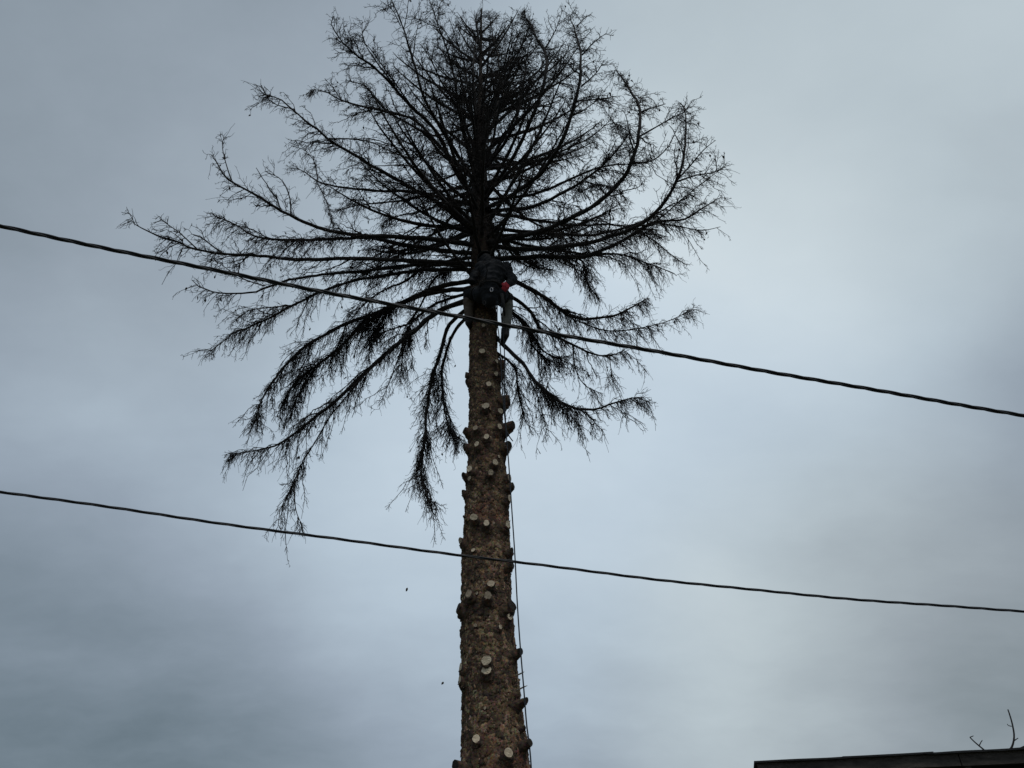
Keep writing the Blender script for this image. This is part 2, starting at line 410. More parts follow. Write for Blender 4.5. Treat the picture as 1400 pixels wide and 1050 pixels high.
# stub list: photo x, y of the cut face, radius in photo px, length of stub (m), style
STUBS = [(661, 445, 3.0, .05, 'c'), (659, 480, 3.6, .07, 'c'), (679, 494, 3.0, .07, 'c'), (678, 511, 3.2, .06, 'c'), (668, 525, 4.0, .06, 'c'),
         (664, 555, 4.6, .07, 'c'), (684, 562, 4.2, .08, 'c'), (650, 585, 4.2, .07, 'c'), (683, 583, 4.4, .07, 'c'), (665, 597, 4.2, .06, 'c'),
         (652, 607, 4.2, .06, 'c'), (677, 632, 4.2, .08, 'c'), (682, 624, 2.2, .04, 'c'),
         (690, 495, 5.0, .11, 'd'), (687, 512, 4.6, .09, 'd'), (695, 545, 6.5, .13, 'd'), (701, 581, 6.0, .19, 'd'), (695, 609, 5.5, .12, 'd'),
         (637, 511, 3.5, .06, 'd'), (638, 521, 3.5, .06, 'd'), (635, 588, 4.5, .09, 'd'), (635, 610, 4.5, .09, 'd'),
         (642, 641, 4.6, .08, 'c'), (671, 646, 4.2, .09, 'c'), (642, 654, 3.2, .06, 'c'), (696, 653, 5.2, .10, 'c'), (701, 664, 5.0, .13, 'd'),
         (696, 681, 5.0, .08, 'c'), (634, 650, 4.0, .08, 'd'), (633, 672, 4.0, .06, 'd'),
         (648, 707, 4.6, .10, 'c'), (665, 715, 4.6, .08, 'c'), (694, 717, 5.6, .07, 'c'), (630, 740, 5.0, .07, 'c'), (700, 753, 4.8, .08, 'd'),
         (700, 772, 4.8, .08, 'd'), (647, 752, 2.8, .05, 'c'),
         (671, 798, 4.8, .07, 'c'), (641, 812, 5.6, .08, 'c'), (667, 814, 5.2, .09, 'c'), (652, 811, 2.2, .05, 'c'), (700, 828, 7.0, .11, 'd'),
         (627, 831, 6.5, .09, 'd'), (697, 843, 4.6, .07, 'c'), (650, 855, 2.4, .04, 'c'),
         (665, 903, 6.4, .11, 'c'), (665, 916, 6.0, .08, 'c'), (630, 912, 5.5, .05, 'c'), (629, 929, 5.5, .05, 'c'),
         (711, 891, 4.8, .12, 'd'), (716, 919, 1.6, .16, 's'), (720, 938, 1.8, .19, 's'), (719, 958, 4.4, .14, 'd'), (717, 995, 3.0, .07, 'd'),
         (724, 1015, 5.0, .13, 'd'), (695, 1029, 6.5, .07, 'c'), (651, 1010, 6.0, .05, 'c'), (623, 1047, 7.5, .12, 'd'), (634, 706, 1.6, .08, 'd'),
         (663, 968, 2.4, .05, 'c'), (684, 857, 3.0, .04, 'c')]
stub_geo = []
for (u, v, rp_, ln, st) in STUBS:
    z = at_y(u, v, YT - 0.2)[2]; az = 0.0
    for it in range(12):                              # find the height and azimuth that put the cut face on that spot of the trunk
        rr = trad(z) + ln * 0.95
        c = axis(z)
        p = c + np.array([math.sin(az) * rr, -math.cos(az) * rr, ln * 0.12])
        pu, pv, dz = proj(p)
        s = FPX / dz
        want = (proj(c + np.array([0, -math.cos(az) * rr, 0]))[0])
        az = math.asin(max(-1, min(1, (u - want) / s / rr)))
        z -= (v - pv) / (s * 0.82)
    if st == 'd' and abs(az) > 1.2: az *= 1.06
    stub_geo.append((z, az, rp_ / s, ln, st))
    # collar swelling in the trunk surface
    dth = (th + np.pi / 2 - 0) % (2 * np.pi)
    ang_s = (-np.pi / 2 + az) % (2 * np.pi)
    dd = np.abs((th - ang_s + np.pi) % (2 * np.pi) - np.pi)[None, :] * trad(z)
    dh = np.abs(zz - z + 0.03)[:, None]
    rad = max(rp_ / s * 1.9, 0.05)
    disp += 0.55 * min(ln, .09) * np.exp(-((dd / rad) ** 2 + (dh / (rad * 1.15)) ** 2) * 1.3)
rad2 = rs[:, None] + disp
below_tone = np.ones(gu.shape)
for (z, az, rc, ln, st) in stub_geo:                  # bark darkened in ragged runs below the cuts
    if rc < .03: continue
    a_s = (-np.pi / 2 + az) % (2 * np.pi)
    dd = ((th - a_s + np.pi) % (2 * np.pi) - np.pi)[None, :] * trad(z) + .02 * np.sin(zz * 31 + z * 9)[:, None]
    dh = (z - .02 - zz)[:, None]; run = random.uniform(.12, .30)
    below_tone *= 1 - .85 * np.exp(-(dd / (rc * random.uniform(1.2, 2.0))) ** 2) * np.clip(dh / .04, 0, 1) * np.clip(1.25 - dh / run, 0, 1) * (rng.random(gu.shape) * .5 + .6)
below_tone = np.clip(below_tone, .1, 1)
cx = np.interp(zz, AX[:, 0], AX[:, 1])
V = np.stack([cx[:, None] + rad2 * np.cos(th), YT + rad2 * np.sin(th), zz[:, None] + 0 * rad2], -1)
idx = np.arange(NZ * NT).reshape(NZ, NT)
q = np.stack([idx[:-1], np.roll(idx, -1, 1)[:-1], np.roll(idx, -1, 1)[1:], idx[1:]], -1)
mb = MB(); mb.add(V, q)
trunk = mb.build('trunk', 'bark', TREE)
pa = trunk.data.attributes.new('plate', 'FLOAT', 'POINT')
pa.data.foreach_set('value', np.clip((0.05 + 0.72 * tid + .12 * rng.normal(0, 1, tid.shape)) * np.interp(zz, [9.6, 10.8, 12.0], [1, .35, .05])[:, None] * below_tone, 0, 1).astype(np.float32).ravel())  # plate tone fades up the stem: crown shade put into the bark colour
# thousands of loose bark scales lifting off the surface
NS = 9000
sz_ = rng.uniform(2.4, 10.2, NS); sa = rng.uniform(np.pi * .92, np.pi * 2.08, NS)
ri = np.interp(sz_, zz, np.arange(NZ)).astype(int); ci = ((sa % (2 * np.pi)) / (2 * np.pi) * NT).astype(int) % NT
sr = rad2[ri, ci] + rng.uniform(-.004, .006, NS)
sc_ = np.stack([np.interp(sz_, AX[:, 0], AX[:, 1]) + sr * np.cos(sa), YT + sr * np.sin(sa), sz_], 1)
nv = nrm(np.stack([np.cos(sa), np.sin(sa), np.zeros(NS)], 1) + rng.normal(0, .22, (NS, 3)))
tv = nrm(np.cross(nv, np.array([0, 0, 1.0]))); bv = np.cross(nv, tv)
wd = rng.uniform(.011, .027, NS); hg = wd * rng.uniform(.8, 1.9, NS); rot_ = rng.normal(0, .5, NS)
ang6 = np.arange(6) * np.pi / 3
ringv = []
for a6 in ang6:
    ca = np.cos(a6 + rot_) * wd * rng.uniform(.7, 1.2, NS); sa6 = np.sin(a6 + rot_) * hg * rng.uniform(.7, 1.2, NS)
    ringv.append(sc_ + tv * ca[:, None] + bv * sa6[:, None] - nv * (.006 + .010 * rng.random(NS))[:, None])
vv = np.concatenate([np.stack(ringv, 1), (sc_ + nv * .004)[:, None]], 1)
b7 = np.arange(NS)[:, None] * 7
tri = np.concatenate([np.concatenate([b7 + k, b7 + (k + 1) % 6, b7 + 6], 1) for k in range(6)])
mb = MB(); mb.add(vv, None, tri)
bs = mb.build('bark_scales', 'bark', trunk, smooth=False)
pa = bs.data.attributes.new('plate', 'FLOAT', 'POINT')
pa.data.foreach_set('value', np.repeat(np.clip(rng.beta(1.2, 1.8, NS) * below_tone[ri, ci] * np.interp(sz_, [9.6, 10.8], [1, .4]), 0, 1), 7).astype(np.float32))  # scales darken towards the top too, same crown shade in their colour
tag(bs, kind='stuff')
tag(trunk, 'brown scaly trunk dotted with sawn branch stubs')

for (z, az, rc, ln, st) in stub_geo:
    out = np.array([math.sin(az), -math.cos(az), 0.10 + random.uniform(-.08, .10)])
    out /= np.linalg.norm(out)
    r_t = trad(z); c = axis(z)
    base_p = c + np.array([math.sin(az), -math.cos(az), 0]) * (r_t - .03) - np.array([0, 0, rc * .9])
    tip = c + np.array([math.sin(az), -math.cos(az), 0]) * (r_t + ln) + np.array([0, 0, ln * 0.12])
    nseg, sd = 9, 18
    if st == 's':
        mb = MB(); tube1(mb, [base_p, tip - out * .05, tip + np.array([0, 0, .004])], [0.012, .009, .003], 6)
        o = mb.build('branch_stub', 'lichen', TREE); continue
    pts = np.array([base_p + (tip - base_p) * s for s in np.linspace(0, 1, nseg)])
    fl = np.array([1.8, 1.8, 1.75, 1.65, 1.5, 1.34, 1.18, 1.06, 1.0]) * rc
    Vt, qt, _ = tubes(pts[None], fl[None], sd)
    Vt = Vt + (rng.random(Vt.shape) - .5) * rc * 0.42
    c_end = pts[-1]; rg = Vt[-sd:] - c_end                        # the cut itself is a clean oval
    rg = nrm(rg - np.outer(rg @ out, out)) * rc; ex_ = nrm(np.cross(out, [0, 0, 1.0])); th_e = random.uniform(-.25, .25)
    rg = rg + np.outer(rg @ ex_, ex_) * th_e + rng.normal(0, .03, (sd, 3)) * rc
    ring = c_end + rg
    # the saw cut is a little oblique
    tilt = np.array([random.uniform(-.7, .7), random.uniform(-.2, .2), random.uniform(-.9, .1)])
    cn = nrm(out + tilt * .5)
    cen = ring.mean(0)
    ring = ring - np.outer(((ring - cen) @ cn) / (out @ cn), out)
    Vt[-sd:] = ring
    mb = MB(); mb.add(Vt, qt)
    so = mb.build('branch_stub', 'bark', TREE, origin=cen)
    pa = so.data.attributes.new('plate', 'FLOAT', 'POINT')
    pa.data.foreach_set('value', np.clip(rng.normal(.14, .16, len(so.data.vertices)), 0, 1).astype(np.float32))
    mb = MB()
    fr = [1.0, .93, .7, .45, .2]                                    # growth rings, slightly rough and dished
    pith = cen + (ring[random.randrange(sd)] - cen) * .22
    rows = [cen + (ring - cen) * fr[0] + cn * .001] + [pith + (ring - pith) * f_ + cn * (.003 + rng.normal(0, .0012, (sd, 1))) for f_ in fr[1:]]
    vv = np.concatenate(rows + [(pith + cn * .003)[None]])
    i0 = np.arange(sd); i1 = np.roll(i0, -1); nr_ = len(fr)
    mb.add(vv, np.concatenate([np.stack([i0 + k_ * sd, i1 + k_ * sd, i1 + (k_ + 1) * sd, i0 + (k_ + 1) * sd], -1) for k_ in range(nr_ - 1)]), np.stack([i0 + (nr_ - 1) * sd, i1 + (nr_ - 1) * sd, np.full(sd, nr_ * sd)], -1))
    fo = mb.build('cut_face', 'cut' if st == 'c' else 'bark', so, origin=cen, smooth=False)
    ga = fo.data.attributes.new('growth', 'FLOAT', 'POINT')
    ga.data.foreach_set('value', np.concatenate([np.full(sd, f_) for f_ in fr] + [[0.0]]).astype(np.float32))

# ------------------------------------------------------------------ spruce: branches
def desired(z): return R(np.interp(z, [9.5, 10.5, 12, 14, 16, 19], [-35, -22, -2, 16, 32, 58]))
def plane_points(pts, base, phi):
    n = np.array([-math.sin(phi), math.cos(phi), 0])
    return np.array([on_plane(u, v, base, n) for (u, v) in pts])
def fit_branch(pts, forks, side):
    """choose the compass direction that gives the traced outline a natural length and rise, and stand the branch up in that vertical plane"""
    v0 = pts[0][1]
    zb = None
    for it in range(1):
        zb = at_y(pts[0][0], v0, YT)[2]
    base = axis(zb); best = None
    c0 = 0.0 if side > 0 else math.pi
    for dphi in np.linspace(-62, 62, 63):
        phi = c0 + R(dphi)
        n = np.array([-math.sin(phi), math.cos(phi), 0]); u_ = np.array([math.cos(phi), math.sin(phi), 0])
        P = plane_points(pts[1:], base, phi)
        if (P[:, 2] < 1).any(): continue
        rad_ = (P - base) @ u_
        if (rad_ < -0.1).any() or rad_.max() > 7: continue
        ln = np.linalg.norm(np.diff(np.concatenate([[base], P]), axis=0), axis=1).sum()
        tip = P[-1] - base
        inc = math.atan2(tip[2], max(rad_[-1], .05))
        cost = ((inc - desired(zb)) / R(25)) ** 2 + max(0, ln - 3.6) ** 2 * .9 + (dphi / 90) ** 2 * 0.5 + rng.random() * 0.25
        if best is None or cost < best[0]: best = (cost, phi, ln, inc)
    cost, phi, ln, inc = best
    P = np.concatenate([[base], plane_points(pts[1:], base, phi)])
    F = [plane_points(f, base, phi) for f in forks]
    return P, F, phi, ln, inc

def make_twigs(mb, curve, rcur, hang, dens, zfac, tmin=0.12, spread=1.0):
    """side twigs, hanging twiglets and spurs along one limb; everything real tubes"""
    seg = np.linalg.norm(np.diff(curve, axis=0), axis=1); s = np.concatenate([[0], np.cumsum(seg)]); Ln = s[-1]
    n2 = max(6, int(Ln * (37 if hang > .7 else 28) * dens))
    t = tmin + (1 - tmin) * rng.random(n2 * 2) ** 0.95
    ph = rng.uniform(0, 6.28, 3)                                  # bare stretches and thick sprays
    keep = .52 + .22 * np.sin(t * Ln * 4.1 + ph[0]) + .18 * np.sin(t * Ln * 9.7 + ph[1])
    t = t[rng.random(n2 * 2) < np.clip(keep, .06, 1)][:n2]
    if len(t) < 2: t = np.array([.5, .8])
    n2 = len(t)
    x = t * Ln
    P0 = np.stack([np.interp(x, s, curve[:, i]) for i in range(3)], 1)
    Tg = nrm(np.gradient(curve, axis=0)); T = nrm(np.stack([np.interp(x, s, Tg[:, i]) for i in range(3)], 1))
    up = np.array([0, 0, 1.0])
    S = np.cross(T, up); S[np.linalg.norm(S, axis=1) < .2] = (1, 0, 0); S = nrm(S)
    sgn = np.where(rng.random(n2) < .5, -1, 1)[:, None]
    h = np.clip(hang + rng.normal(0, .25, n2), 0, 1)[:, None]
    D = T * rng.uniform(.35, 1.0, (n2, 1)) + S * sgn * rng.uniform(.25, .9, (n2, 1)) * spread + up * ((1 - h) * rng.uniform(-.1, .75, (n2, 1)) - h * rng.uniform(.2, 1.0, (n2, 1)))
    D = nrm(D)
    env = np.minimum(1.0, .25 + 1.3 * np.minimum(t - tmin + .05, 1.12 - t) * 2)
    l2 = (rng.gamma(1.9, .078, n2) * env + .05) * (0.75 + .4 * min(Ln, 3) / 3)
    l2 = np.minimum(l2, 0.60)
    K = 6; a = np.linspace(0, 1, K)
    droop = (h[:, 0] * .65 - (1 - h[:, 0]) * .18) * l2
    wig = np.cumsum(rng.normal(0, .05, (n2, K, 3)), axis=1); wig[:, 0] = 0
    P2 = P0[:, None, :] + D[:, None, :] * (a[None, :, None] * l2[:, None, None]) - up * (droop[:, None, None] * (a ** 2)[None, :, None]) + wig * l2[:, None, None]
    R2 = (.0042 + .006 * np.minimum(l2, .6))[:, None] * np.linspace(1, .42, K)[None]
    V_, q_, _ = tubes(P2, R2, 3); mb.add(V_, q_)
    # twiglets on the side twigs
    m = np.maximum(2, (l2 * 23 * (0.6 + .5 * min(dens, 1.3))).astype(int))
    own = np.repeat(np.arange(n2), m); n3 = len(own)
    t3 = .08 + .92 * rng.random(n3); f = t3 * (K - 1); i = np.minimum(f.astype(int), K - 2); fr = (f - i)[:, None]
    Q0 = P2[own, i] * (1 - fr) + P2[own, i + 1] * fr
    TT = nrm(P2[own, i + 1] - P2[own, i])
    rd = nrm(rng.normal(0, 1, (n3, 3)))
    side = nrm(rd - (rd * TT).sum(-1, keepdims=True) * TT)
    D3 = nrm(TT * .75 + side * .85 - up * (h[own] * rng.uniform(.1, .9, (n3, 1))))
    l3 = (.035 + rng.gamma(2.0, .035, n3)) * (1.1 - .5 * t3)
    K3 = 4; a3 = np.linspace(0, 1, K3)
    w3 = np.cumsum(rng.normal(0, .07, (n3, K3, 3)), axis=1); w3[:, 0] = 0
    P3 = Q0[:, None] + D3[:, None] * (a3[None, :, None] * l3[:, None, None]) - up * ((h[own, 0] * .35 * l3)[:, None, None] * (a3 ** 2)[None, :, None]) + w3 * l3[:, None, None]
    R3 = np.full(n3, .0036)[:, None] * np.linspace(1, .55, K3)[None]
    V_, q_, _ = tubes(P3, R3, 3); mb.add(V_, q_)
    # spurs
    m4 = rng.poisson(1.25, n3); own4 = np.repeat(np.arange(n3), m4); n4 = len(own4)
    if n4:
        i4 = rng.integers(1, K3, n4)
        S0 = P3[own4, i4]; d4 = nrm(nrm(P3[own4, i4] - P3[own4, i4 - 1]) * .8 + nrm(rng.normal(0, 1, (n4, 3))) * .8)
        l4 = rng.uniform(.015, .055, n4)
        P4 = np.stack([S0, S0 + d4 * l4[:, None]], 1)
        V_, q_, _ = tubes(P4, np.tile([.0030, .0020], (n4, 1)), 3); mb.add(V_, q_)
    # old cones and matted clumps on a few twigs
    nc = rng.poisson(Ln * .9)
    for _ in range(nc):
        j = rng.integers(0, n3); p = P3[j, -1]; d = nrm(np.array([rng.normal(0, .3), rng.normal(0, .3), -1.0])); ln = rng.uniform(.03, .075)
        tube1(mb, [p, p + d * ln * .25, p + d * ln * .6, p + d * ln], [.004, rng.uniform(.009, .017), rng.uniform(.008, .016), .003], 5)

# forked limbs: (side, base radius m, hang 0..1, twig density, main outline in photo px, forks)
TRACED = [
    (-1, .040, .45, .75, [(635, 362), (548, 356), (468, 355), (403, 355), (353, 351), (306, 348), (269, 340), (248, 331), (219, 322), (193, 308), (170, 289)], [[(269, 340), (245, 318), (228, 306), (218, 298)], [(306, 348), (275, 325), (262, 320)]]),
    (-1, .046, .35, .55, [(637, 336), (584, 327), (512, 324), (468, 320), (421, 306), (382, 288), (345, 266), (316, 246), (302, 224), (284, 201)], [[(316, 246), (308, 220), (304, 200), (306, 187)], [(398, 296), (396, 270), (385, 246), (364, 235)]]),
    (-1, .042, .75, 1.2, [(637, 347), (560, 338), (512, 327), (468, 329), (418, 331), (374, 328), (345, 320), (320, 307), (284, 294)], []),
    (-1, .034, .45, .9, [(642, 283), (566, 264), (512, 262), (468, 258), (439, 250), (418, 235), (389, 228)], [[(435, 249), (430, 222), (416, 205), (398, 200)], [(434, 250), (448, 280), (457, 312)]]),
    (-1, .040, .6, 1.15, [(640, 325), (599, 279), (548, 250), (497, 217), (461, 197), (432, 174), (403, 150), (381, 134), (351, 127)], [[(450, 190), (480, 190), (510, 195), (545, 212), (590, 222)], [(403, 150), (372, 140), (358, 118)]]),
    (-1, .042, .30, 1.0, [(652, 285), (622, 230), (598, 180), (559, 140), (519, 94), (483, 65), (461, 36), (454, 14)], [[(540, 118), (515, 85), (497, 55), (495, 28)], [(559, 140), (530, 100), (500, 60), (478, 55)]]),
    (-1, .036, .55, 1.1, [(642, 255), (602, 200), (566, 165), (512, 152), (468, 139), (447, 127), (419, 121)], [[(468, 139), (455, 120), (444, 108)]]),
    (-1, .034, .25, .8, [(650, 262), (610, 190), (577, 134), (559, 72), (548, 36), (532, 0), (524, -18)], [[(548, 36), (535, 12), (520, 14)]]),
    (-1, .034, .2, .8, [(655, 232), (635, 180), (620, 101), (605, 50), (595, 25), (583, -12)], [[(599, 38), (580, 30), (563, 22)], [(598, 35), (600, 12), (606, -6)]]),
    (-1, .030, .6, .9, [(645, 262), (620, 268), (577, 289), (540, 299), (517, 312)], []),
    (-1, .030, .7, 1.0, [(645, 250), (600, 262), (555, 273), (486, 282), (454, 293)], []),
    (-1, .034, .65, .7, [(632, 363), (577, 359), (510, 367), (443, 374), (399, 380), (361, 391), (339, 398), (298, 396), (272, 389), (254, 376)], [[(361, 391), (330, 380), (300, 360), (288, 352)]]),
    (-1, .036, .75, 1.0, [(632, 367), (566, 372), (510, 380), (473, 389), (436, 402), (406, 417), (376, 435), (343, 450), (317, 461), (295, 480), (278, 493)], [[(406, 417), (372, 420), (340, 425), (320, 440)]]),
    (-1, .042, .85, 1.25, [(629, 380), (592, 395), (555, 413), (517, 428), (480, 439), (451, 452), (421, 471), (395, 495), (376, 517), (362, 543), (350, 575), (335, 600)], []),
    (-1, .042, .95, 2.0, [(627, 392), (584, 402), (540, 421), (495, 447), (469, 473), (436, 499), (410, 520), (391, 548), (380, 580)], [[(430, 505), (405, 545), (398, 570)]]),
    (-1, .044, .85, 1.0, [(627, 405), (599, 424), (569, 450), (540, 473), (510, 499), (480, 528), (451, 554), (421, 577), (391, 599), (361, 610), (328, 616), (302, 627)], [[(510, 499), (473, 543), (451, 569), (432, 603), (413, 632), (399, 666), (384, 692), (380, 721)], [(402, 660), (404, 695), (413, 719)]]),
    (-1, .026, .95, 1.5, [(640, 362), (603, 372), (577, 413), (562, 439), (555, 469), (549, 499), (545, 525)], []),
    (-1, .034, .95, 1.6, [(634, 405), (618, 440), (607, 476), (595, 517), (588, 558), (586, 603), (584, 643), (592, 673), (601, 695)], []),
    (-1, .028, .95, 1.0, [(637, 410), (622, 450), (605, 495), (607, 547), (616, 580), (634, 604)], []),
    (-1, .026, .8, 1.1, [(640, 395), (600, 412), (562, 440), (535, 450), (505, 462)], []),
    (-1, .030, .7, 1.2, [(640, 350), (590, 362), (555, 385), (520, 400), (490, 425), (468, 450)], []),
    (-1, .028, .4, 1.1, [(645, 300), (610, 310), (570, 330), (540, 350), (500, 372), (470, 380)], []),
    (-1, .030, .3, 1.1, [(648, 240), (610, 215), (580, 180), (530, 150), (500, 115), (470, 110)], []),
    (1, .046, .7, 1.15, [(678, 357), (730, 353), (792, 353), (828, 340), (864, 322), (893, 304), (935, 300), (966, 282), (996, 264)], [[(864, 322), (900, 300), (945, 262), (985, 232)], [(893, 304), (930, 310), (960, 315), (985, 310)]]),
    (1, .044, .6, 1.0, [(676, 335), (730, 344), (792, 340), (828, 331), (872, 313), (901, 286), (926, 246), (935, 210), (935, 170), (928, 132)], [[(926, 246), (945, 225), (962, 205), (978, 192)], [(922, 250), (950, 240), (975, 236), (992, 228)]]),
    (1, .046, .55, .95, [(675, 333), (730, 322), (785, 300), (821, 279), (850, 250), (864, 221), (872, 188), (872, 156), (857, 130), (834, 98)], [[(872, 188), (900, 172), (925, 158), (940, 152)], [(862, 222), (890, 220), (910, 205), (922, 185)], [(872, 156), (890, 148), (910, 142)]]),
    (1, .038, .75, 1.2, [(680, 290), (720, 279), (763, 261), (803, 239), (835, 210), (854, 185), (864, 163)], [[(803, 239), (790, 262), (820, 252), (850, 262)], [(850, 190), (838, 165), (828, 152)]]),
    (1, .040, .35, 1.0, [(683, 288), (720, 253), (752, 221), (774, 185), (788, 145), (797, 101), (796, 69), (785, 33), (782, 12)], [[(795, 118), (815, 100), (826, 82)], [(796, 75), (812, 58), (828, 46)], [(788, 138), (815, 136), (842, 132)], [(788, 37), (796, 28), (806, 20)]]),
    (1, .034, .25, 1.0, [(675, 282), (702, 217), (730, 156), (746, 109), (750, 78), (738, 43), (716, 10)], [[(746, 66), (760, 40), (769, 14)], [(735, 140), (760, 100), (780, 72)]]),
    (1, .034, .75, 1.1, [(685, 311), (749, 318), (803, 319), (857, 308), (893, 290), (920, 275), (950, 262)], []),
    (1, .030, .75, 1.1, [(687, 290), (730, 300), (785, 308), (843, 308), (880, 320), (920, 348), (942, 366)], []),
    (1, .030, .85, 1.1, [(690, 325), (745, 338), (800, 345), (845, 348), (888, 362), (916, 374), (933, 380)], []),
    (1, .026, .95, 1.3, [(690, 352), (760, 352), (795, 358), (800, 386), (814, 405), (824, 418)], []),
    (1, .042, .8, 1.25, [(690, 365), (720, 394), (745, 411), (764, 425), (789, 438), (817, 438), (844, 431), (869, 418), (894, 404)], [[(789, 438), (822, 451), (853, 452), (883, 447), (911, 440), (933, 430), (946, 424)]]),
    (1, .034, .8, .75, [(690, 385), (720, 419), (739, 447), (764, 462), (789, 474), (817, 485), (839, 484), (861, 474)], [[(783, 472), (787, 505), (800, 527), (822, 538)], [(833, 486), (836, 510), (839, 530)], [(850, 478), (868, 490), (884, 508)]]),
    (1, .034, .9, 1.35, [(683, 448), (706, 491), (723, 516), (742, 535), (764, 552), (789, 563), (817, 565), (842, 558), (866, 552), (886, 549), (893, 553)], []),
    (1, .028, .9, 1.5, [(690, 400), (717, 438), (737, 471), (756, 484), (781, 487)], []),
    (1, .024, .9, 1.2, [(690, 395), (712, 440), (725, 470), (745, 490), (770, 505)], []),
    (1, .022, .95, 1.0, [(686, 470), (705, 500), (712, 540), (722, 575), (735, 590)], []),
    (1, .030, .6, 1.0, [(680, 275), (740, 262), (790, 240), (830, 225), (870, 222), (905, 215)], []),
    (1, .028, .5, 1.1, [(678, 255), (720, 225), (770, 205), (810, 185), (840, 160)], []),
    (1, .030, .3, 1.1, [(668, 240), (700, 180), (715, 120), (722, 70), (735, 40)], []),
    (1, .028, .2, 1.1, [(662, 220), (680, 150), (685, 90), (672, 45), (668, 10)], []),
    (-1, .028, .2, 1.1, [(654, 215), (645, 150), (635, 90), (622, 50), (612, 18)], []),
    (-1, .030, .25, 1.1, [(652, 228), (630, 160), (600, 110), (588, 80), (570, 55)], []),
    (1, .028, .2, 1.2, [(660, 205), (668, 150), (690, 100), (700, 60), (716, 38)], []),
    (-1, .028, .2, 1.2, [(656, 205), (652, 140), (648, 80), (655, 40), (650, 12)], []),
]
def add_branch(curves, radii, hang, dens, label=None):
    b0 = curves[0][0]
    mb_ = MB()
    curves = list(curves); radii = list(radii); n0 = len(curves)
    main = curves[0]; Lm = np.linalg.norm(np.diff(main, axis=0), axis=1).sum()
    for _ in range(int(Lm * 1.7) if Lm > 1.3 else 0):             # irregular side limbs
        j = int(rng.uniform(.22, .92) * (len(main) - 2)); T_ = nrm(main[j + 1] - main[j]); S_ = np.cross(T_, [0, 0, 1.0])
        if np.linalg.norm(S_) < .2: continue
        S_ = nrm(S_) * rng.choice([-1, 1]); fr_ = j / len(main)
        l_ = rng.uniform(.35, 1.15) * (1.1 - .6 * fr_); a_ = np.linspace(0, 1, 9)
        d_ = nrm(T_ * rng.uniform(.6, 1.3) + S_ * rng.uniform(.4, 1.0) + np.array([0, 0, rng.normal(.12 - .45 * hang, .22)]))
        c_ = main[j] + np.outer(a_ * l_, d_) + np.outer(a_ ** 2 * l_ * rng.normal(.12 - .38 * hang, .12), [0, 0, 1])
        c_[1:] += np.cumsum(rng.normal(0, .014, (8, 3)), axis=0)
        curves.append(c_); radii.append(np.linspace(min(radii[0][j] * .6, .013), .004, 9))
    for c, r_ in zip(curves, radii):
        r2 = r_ * (1 + .10 * np.sin(np.arange(len(r_)) * 1.9 + random.random() * 6) * .5 + rng.normal(0, .05, len(r_)))
        mb_.add(*tubes(c[None], r2[None], 7, True))
    o = mb_.build('branch', 'branch', TREE, origin=b0)
    mt = MB()
    for i, (c, r_) in enumerate(zip(curves, radii)):
        make_twigs(mt, c, r_, hang, dens if i < n0 else dens * .62, 1.0, (0.12 + .12 * (hang > .7)) if i == 0 else 0.05)
    tw = mt.build('twigs', 'twig', o, origin=b0)
    tag(tw, kind='stuff')
    return o
info = []
for (side, rb, hang, dens, pts, forks) in TRACED:
    P, F, phi, ln, inc = fit_branch(pts, forks, side)
    info.append((round(P[0][2], 2), round(math.degrees(phi)), round(ln, 2), round(math.degrees(inc))))
    nn = max(14, int(ln * 9)); c = resample(P, nn * 3); c = resample(c[:int(len(c) * .975)], nn)
    c[1:-1] += np.cumsum(rng.normal(0, .010, (len(c) - 2, 3)), axis=0) * .6
    tt = np.linspace(0, 1, len(c))
    cur = [c]; rad_ = [rb * (1 - tt) ** .8 + .0055]
    for f in F:
        fc = resample(f, 12); cur.append(fc)
        j = np.argmin(np.linalg.norm(c - fc[0], axis=1))
        rad_.append(np.linspace(min(rad_[0][j] * .7, .014), .0045, 12))
    add_branch(cur, rad_, hang, dens)
for x in info: print('BR', x)

# crown filling: whorls of limbs pointing every way, kept inside the crown outline
POLY = np.array([(590, 12), (720, 10), (800, 30), (822, 100), (868, 165), (915, 215), (940, 275), (900, 330), (800, 372), (700, 390), (560, 372), (430, 335), (410, 260), (450, 175), (500, 95), (545, 45)], float)
def inside(u, v):
    c = False; n = len(POLY); j = n - 1
    for i in range(n):
        xi, yi = POLY[i]; xj, yj = POLY[j]
        if (yi > v) != (yj > v) and u < (xj - xi) * (v - yi) / (yj - yi) + xi: c = not c
        j = i
    return c
made = 0; tries = 0
while made < 88 and tries < 4000:
    tries += 1
    z = 12.0 + (ztop - 13.0) * rng.random() ** 1.35
    az = rng.uniform(0, 2 * np.pi)
    f = (z - 10) / (ztop - 10)
    ln = (3.3 * (1 - f) ** .75 + .5) * rng.uniform(.65, 1.1)
    el = R(np.interp(f, [0, .3, .6, 1], [-8, 12, 32, 62]) + rng.normal(0, 9))
    u_ = np.array([math.cos(az), math.sin(az), 0])
    a = np.linspace(0, 1, 8)
    sag = -0.35 * ln * (a * (1 - a)) * (1 - f)
    lift = .18 * ln * a ** 3
    c = axis(z)[None] + np.outer(a * ln * math.cos(el), u_) + np.outer(a * ln * math.sin(el) + sag + lift, [0, 0, 1])
    pu, pv, _ = proj(c[-1])
    if not inside(pu, pv): continue
    made += 1
    c = resample(c, max(10, int(ln * 8)))
    c[1:-1] += np.cumsum(rng.normal(0, .008, (len(c) - 2, 3)), axis=0) * .6
    tt = np.linspace(0, 1, len(c))
    rb = .014 + .009 * ln
    add_branch([c], [rb * (1 - tt) ** .8 + .005], float(np.interp(f, [0, .35, 1], [.75, .45, .15])), float(np.interp(f, [.1, .35, .6, 1], [.55, .6, .5, .42])))
print('FILL', made, tries)
